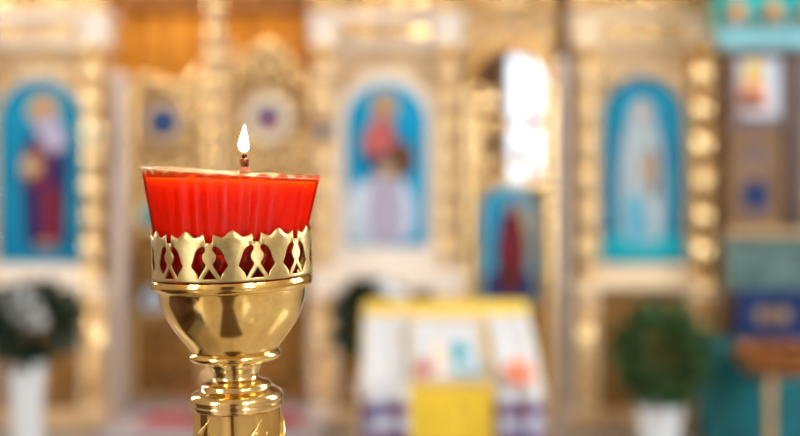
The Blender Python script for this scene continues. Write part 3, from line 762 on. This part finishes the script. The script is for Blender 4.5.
# white embroidered towel laid round the icon, ends hanging at the front
tw = thing('embroidered_towel', 'white linen towel with purple embroidered ends draped over the yellow lectern cloth', 'towel', tuple(top(0, .9, .006)))
bm = nb()
for sg in (-1, 1):
    sheet(bm, lambda a, b_: top(sg * (.47 + .51 * a), b_ * .76, .009 + .003 * math.sin(a * 9)), 8, 8)
    def hang(a, b_):
        p = top(sg * (.47 + .51 * a), 0, .009); p.z -= b_ * .035; p.y -= .022 + .008 * math.sin(a * 11); return p
    sheet(bm, hang, 12, 3)
sheet(bm, lambda a, b_: top(-.98 + 1.96 * a, (.76 + .04 * b_), .009), 16, 2)
lo = obj('towel_cloth', bm, 'linen', tw, 180); s_ = lo.modifiers.new('thickness', 'SOLIDIFY'); s_.thickness = .003
for sg in (-1, 1):
    for (h0, h1, m_, nm) in ((.035, .07, 'embroid', 'embroidered_band'), (.07, .115, 'embroid2', 'embroidered_panel'), (.115, .17, 'embroid', 'embroidered_hem')):
        bm = nb()
        def hang2(a, b_):
            p = top(sg * (.46 + .53 * a), 0, .009); p.z -= h0 + b_ * (h1 - h0); p.y -= .022 + .008 * math.sin(a * 11) + (h0 + b_ * (h1 - h0)) * .1; return p
        sheet(bm, hang2, 12, 3); e = obj(nm, bm, m_, tw, 180); s_ = e.modifiers.new('thickness', 'SOLIDIFY'); s_.thickness = .003
bm = nb()   # peach flower sewn on the towel near the front corner
for q in range(6):
    p = top(.74 + .10 * math.cos(q * PI / 3), .10 + .09 * math.sin(q * PI / 3), .027); blob(bm, p, .022, .020, .016, 2)
p = top(.74, .10, .028); blob(bm, p, .02, .014, .012, 2); obj('embroidered_flower', bm, 'peach', tw, 180)
# icon lying on the slope
ic = thing('lectern_icon', 'framed pale icon lying on the sloping yellow lectern', 'icon', tuple(top(0, .02, .01)))
bm = nb()
for (u0, u1, v0, v1) in ((-.45, .40, .04, .07), (-.45, .40, .70, .73), (-.45, -.43, .07, .70), (.38, .40, .07, .70)): slab(bm, u0, u1, v0, v1, .005, .026)
obj('frame', bm, 'cream', ic)
bm = nb(); slab(bm, -.43, .38, .07, .70, .006, .018); obj('painted_board', bm, 'linen', ic)
def lay(nm, pts, m_, k):
    bm = nb(); A = [bm.verts.new(top(u, v, .0185 + .0008 * k)) for u, v in pts]; B = [bm.verts.new(top(u, v, .0178)) for u, v in pts]
    bm.faces.new(A); bm.faces.new(B[::-1])
    for i in range(len(A)): j = (i + 1) % len(A); bm.faces.new((A[i], B[i], B[j], A[j]))
    obj(nm, bm, m_, ic)
def ov(u, v, a, c): return [(u + a * math.cos(2 * PI * k / 18), v + c * math.sin(2 * PI * k / 18)) for k in range(18)]
lay('painted_water', [(.06, .09), (.36, .09), (.36, .22), (.2, .40), (.08, .48), (.02, .4)], 'sea', 1)
lay('painted_mist', ov(.22, .22, .12, .1), 'cloud', 2)
lay('painted_figure', ov(-.30, .17, .09, .09), 'rose', 3)
lay('painted_robe', ov(-.12, .3, .10, .16), 'white_paint', 4)

# ================================================================== GREENERY
def plant(label, px, Y, vase_py0, vr, bpx, bpy_, brx, bry, seed, flowers=(), leafm='leaf', nleaf=520, flare=1.0, name='flower_vase'):
    w = W(px, vase_py0, Y)
    t = thing(name, label, 'vase of greenery', (w.x, Y, 0), 'white vases of greenery')
    r = vr * Y / F; h = w.z
    bm = nb()
    lathe(bm, [(0, 0), (r * 1.25 * flare, 0), (r * 1.3 * flare, .02), (r * 1.0, .09), (r * .85, h * .35), (r * .95, h * .7), (r * 1.05, h * .93), (r * 1.15, h), (r * 1.05, h), (r * .9, h * .9), (0, h * .88)], w.x, Y, 36)
    obj('vase', bm, 'porcelain', t, 50)
    rnd = random.Random(seed); c = W(bpx, bpy_, Y); rx, rz = brx * Y / F, bry * Y / F
    bm = nb()
    for k in range(9):
        a = rnd.uniform(0, 2 * PI); q = rnd.uniform(.1, .7)
        tube(bm, [(w.x, Y, h * .9), (w.x + .3 * q * rx * math.cos(a), Y + .3 * q * rx * math.sin(a), (h + c.z) / 2), (c.x + q * rx * math.cos(a), Y + q * rx * math.sin(a), c.z + rz * rnd.uniform(-.2, .6))], [.005, .004, .002], 5)
    obj('stems', bm, leafm, t, 180)
    bm = nb()
    for k in range(nleaf):
        v = Vector((rnd.gauss(0, 1), rnd.gauss(0, 1), rnd.gauss(0, 1))).normalized(); q = rnd.uniform(.35, 1.0) ** .5
        if rnd.random() < .12: q *= 1.12
        p = Vector((c.x + v.x * rx * q, Y + v.y * rx * q, c.z + v.z * rz * q))
        d = (v + Vector((rnd.uniform(-.7, .7), rnd.uniform(-.7, .7), rnd.uniform(-.3, .8)))).normalized()
        sd = d.cross(Vector((rnd.uniform(-1, 1), rnd.uniform(-1, 1), rnd.uniform(-1, 1)))).normalized(); up = d.cross(sd)
        L = rnd.uniform(.05, .09); wd = L * .3
        pts = [p, p + d * L * .35 + sd * wd + up * .006, p + d * L * .75 + sd * wd * .7, p + d * L - up * .01, p + d * L * .75 - sd * wd * .7, p + d * L * .35 - sd * wd + up * .006]
        vs = [bm.verts.new(x) for x in pts]; mid = bm.verts.new(p + d * L * .5 - up * .006)
        for i in range(6): bm.faces.new((vs[i], vs[(i + 1) % 6], mid))
    obj('foliage', bm, leafm, t, 180)
    for k, (fx, fy, fr) in enumerate(flowers):
        p = W(fx, fy, Y - brx * .75 * Y / F); R = fr * Y / F; bm = nb()
        for q in range(7):
            a = q * 2 * PI / 7; blob(bm, (p.x + R * .62 * math.cos(a), p.y - .006 * (q % 2), p.z + R * .62 * math.sin(a)), R * .42, R * .25, R * .42, 2)
        blob(bm, (p.x, p.y - .015, p.z), R * .35, R * .3, R * .35, 2)
        obj('flower', bm, 'petal', t, 180)
    return t
plant('tall white vase of dark greenery with white flowers in front of navy robed icon', 27, 5.5, 362, 17, 30, 322, 44, 36, 4, ((12, 300, 8), (24, 297, 8), (34, 308, 8), (18, 313, 8), (38, 320, 9), (28, 322, 7)), 'leaf_dark', 560)
plant('white vase of round leafy greenery without flowers in front of pale robed icon', 660, 5.7, 404, 22, 662, 356, 42, 46, 9, (), 'leaf', 620)
plant('white vase of greenery with pale flowers half hidden behind the yellow lectern', 372, 5.9, 380, 16, 372, 322, 34, 38, 14, ((392, 292, 8), (402, 298, 8), (384, 286, 7)), 'leaf_dark', 480)

# ================================================================== SOLEA AND ROOM
bm = nb(); box(bm, W(112, 0, 6.3).x, W(325, 0, 6.3).x, 6.05, 6.47, 0, .12, .006); box(bm, -1.625, W(309, 0, 6.7).x, 6.4, 7.2, 0, .12)
tag(obj('altar_step', bm, 'carpet_grey'), 'low grey carpeted step in front of the royal doors', 'step')
bm = nb(); box(bm, W(142, 0, 6.2).x, W(300, 0, 6.2).x, 6.10, 6.42, .1215, .128, .002)
tag(obj('red_runner', bm, 'carpet_red'), 'red carpet runner lying on the grey step before the royal doors', 'carpet')

RX, Y0, Y1, H = 4.7, -5.2, 9.4, 6.6
bm = nb(); box(bm, -RX - .2, RX + .2, Y0 - .2, Y1 + .2, -.15, 0); struct('floor', bm, 'floor')
bm = nb(); box(bm, -RX - .2, RX + .2, Y0 - .2, Y1 + .2, H, H + .15); struct('ceiling', bm, 'plaster')
WN = 0
def wall(name, axis, pos, th, a0, a1, holes, m_):
    """wall slab with real openings; axis 'x' runs along x at y = pos, 'y' runs along y at x = pos"""
    As = sorted({a0, a1, *[h[0] for h in holes], *[h[1] for h in holes]}); Zs = sorted({0, H, *[h[2] for h in holes], *[h[3] for h in holes]})
    bm = nb()
    for p, q in zip(As, As[1:]):
        for r, s_ in zip(Zs, Zs[1:]):
            if any(h[0] <= p and q <= h[1] and h[2] <= r and s_ <= h[3] for h in holes): continue
            lo_, hi_ = sorted((pos, pos + th))
            if axis == 'x': box(bm, p, q, lo_, hi_, r, s_)
            else: box(bm, lo_, hi_, p, q, r, s_)
    struct(name, bm, m_)
def window(axis, pos, th, a0, a1, z0, z1, nb_=2, glass='pane'):
    """frame and pane set in an opening, with a sky portal"""
    global WN
    WN += 1; mid = pos + th / 2
    bm = nb(); d = .04
    def bx(p, q, r, s_, t_):
        if axis == 'x': box(bm, p, q, mid - t_, mid + t_, r, s_)
        else: box(bm, mid - t_, mid + t_, p, q, r, s_)
    bx(a0, a0 + .07, z0, z1, d); bx(a1 - .07, a1, z0, z1, d); bx(a0 + .07, a1 - .07, z0, z0 + .07, d); bx(a0 + .07, a1 - .07, z1 - .07, z1, d)
    bx((a0 + a1) / 2 - .025, (a0 + a1) / 2 + .025, z0 + .07, z1 - .07, d * .8)
    for k in range(1, nb_ + 1): bx(a0 + .07, a1 - .07, z0 + (z1 - z0) * k / (nb_ + 1) - .02, z0 + (z1 - z0) * k / (nb_ + 1) + .02, d * .7)
    f = struct('window_%d' % WN, bm, 'white_frame')
    bm = nb(); bx(a0 + .07, a1 - .07, z0 + .07, z1 - .07, .004)
    obj('pane', bm, glass, f)
    l = bpy.data.lights.new('sky_portal', 'AREA'); l.shape = 'RECTANGLE'; l.size = a1 - a0; l.size_y = z1 - z0
    l.cycles.is_portal = True
    lo = bpy.data.objects.new('sky_portal', l); C.objects.link(lo)
    q = pos + th * 1.1
    lo.location = ((a0 + a1) / 2, q, (z0 + z1) / 2) if axis == 'x' else (q, (a0 + a1) / 2, (z0 + z1) / 2)
    inward = Vector((0, -math.copysign(1, th), 0)) if axis == 'x' else Vector((-math.copysign(1, th), 0, 0))
    lo.rotation_euler = inward.to_track_quat('-Z', 'Z').to_euler()
LH = [(-4.7, -2.9, 1.0, 5.2), (4.2, 5.6, 1.6, 5.4)]
wall('wall_left', 'y', -RX, -.3, Y0, Y1, LH, 'plaster')
for h in LH: window('y', -RX, -.3, *h)
RH = [(1.6, 3.6, 1.3, 5.4)]
wall('wall_right', 'y', RX, .3, Y0, Y1, RH, 'plaster')
for h in RH: window('y', RX, .3, *h)
BH = [(2.7, 4.3, 1.0, 5.4)]
wall('wall_back', 'x', Y0, -.3, -RX, RX, BH, 'plaster')
for h in BH: window('x', Y0, -.3, *h)
bm = nb(); box(bm, -.9, .9, Y0, Y0 + .06, 0, 2.6, .01); d1 = struct('door_1', bm, 'door_wood')
# sanctuary end wall with the bright arched window seen through the side doorway
a = W(503, 200, Y1); c = W(556, 46, Y1)
FH = [(a.x, c.x, a.z, c.z)]
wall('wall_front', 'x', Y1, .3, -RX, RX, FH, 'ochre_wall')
for h in FH: window('x', Y1, .3, *h, 1, 'frosted')
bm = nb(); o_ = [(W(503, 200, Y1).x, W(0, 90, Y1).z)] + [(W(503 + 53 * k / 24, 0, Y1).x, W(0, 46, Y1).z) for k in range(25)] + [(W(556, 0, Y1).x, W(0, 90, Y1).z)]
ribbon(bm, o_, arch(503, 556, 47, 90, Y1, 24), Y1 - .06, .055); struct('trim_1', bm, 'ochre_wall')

# two globe lamps added out of view to light the scene and give glints
for x, y, z, side in ((-3.3, -1.7, 3.1, 'over the aisle by the tall side window'), (2.9, -2.2, 3.2, 'over the aisle by the back wall window')):
    g = thing('added_globe_lamp', 'unseen frosted globe lamp added for light and glints ' + side, 'pendant lamp', (x, y, z), 'globe lamps added out of view')
    bm = nb(); blob(bm, (x, y, z), .2, .2, .2, 3); obj('globe', bm, 'bulb', g, 180)
    bm = nb(); lathe(bm, [(0, z + .17), (.10, z + .17), (.11, z + .2), (.06, z + .26), (.012, z + .3), (.012, H), (0, H)], x, y, 20); obj('rod', bm, 'gold', g, 60)
    l = bpy.data.lights.new('added_globe_light', 'POINT'); l.energy = 420; l.color = (1, .86, .66); l.shadow_soft_size = .22
    lo = bpy.data.objects.new('added_globe_light', l); C.objects.link(lo); lo.location = (x, y, z)
# dark bench and runner, out of view, added for the brass to reflect
added_bench = thing('bench', 'dark walnut high-backed bench added out of view for the brass to reflect', 'bench', (-1.45, .4, 0))
bm = nb(); box(bm, -1.6, -1.15, -.4, 1.2, .40, .45, .008); obj('seat', bm, 'walnut', added_bench)
bm = nb(); box(bm, -1.66, -1.6, -.4, 1.2, .1, 1.15, .008); obj('backrest', bm, 'walnut', added_bench)
for yy in (-.38, 1.12):
    bm = nb(); box(bm, -1.6, -1.15, yy, yy + .06, 0, .40, .006); obj('leg', bm, 'walnut', added_bench)
bm = nb(); box(bm, -.42, .30, -5.0, .15, .001, .01); tag(obj('reflection_runner', bm, 'walnut'), 'dark brown runner added behind the camera for the brass to reflect', 'carpet')

# warm lamp in the sanctuary
l = bpy.data.lights.new('sanctuary_lamp', 'POINT'); l.energy = 420; l.color = (1, .66, .32); l.shadow_soft_size = .15
lo = bpy.data.objects.new('sanctuary_lamp', l); C.objects.link(lo); lo.location = (-1.2, 6.85, 4.6)

# ------------------------------------------------------------------ sky, camera, view
wd = bpy.data.worlds.new('sky'); sc.world = wd; wd.use_nodes = True
bg = wd.node_tree.nodes['Background']; bg.inputs[0].default_value = (1.0, .98, .94, 1); bg.inputs[1].default_value = 34
cam = bpy.data.cameras.new('camera'); co = bpy.data.objects.new('camera', cam); C.objects.link(co)
cam.lens = 50; cam.sensor_width = 36; cam.sensor_fit = 'HORIZONTAL'
co.location = (0, 0, CZ); co.rotation_euler = (PI / 2, 0, 0)
cam.shift_y = -(218 - HY) / 800; cam.clip_start = .05
cam.dof.use_dof = True; cam.dof.focus_distance = .475; cam.dof.aperture_fstop = 4.6
sc.camera = co
vs = sc.view_settings
vs.view_transform = 'Standard'; vs.look = 'None'; vs.gamma = 1; vs.use_curve_mapping = False; vs.exposure = -0.78
sc.cycles.use_denoising = True
sc.cycles.max_bounces = 10; sc.cycles.transparent_max_bounces = 24
sc.cycles.sample_clamp_indirect = 8
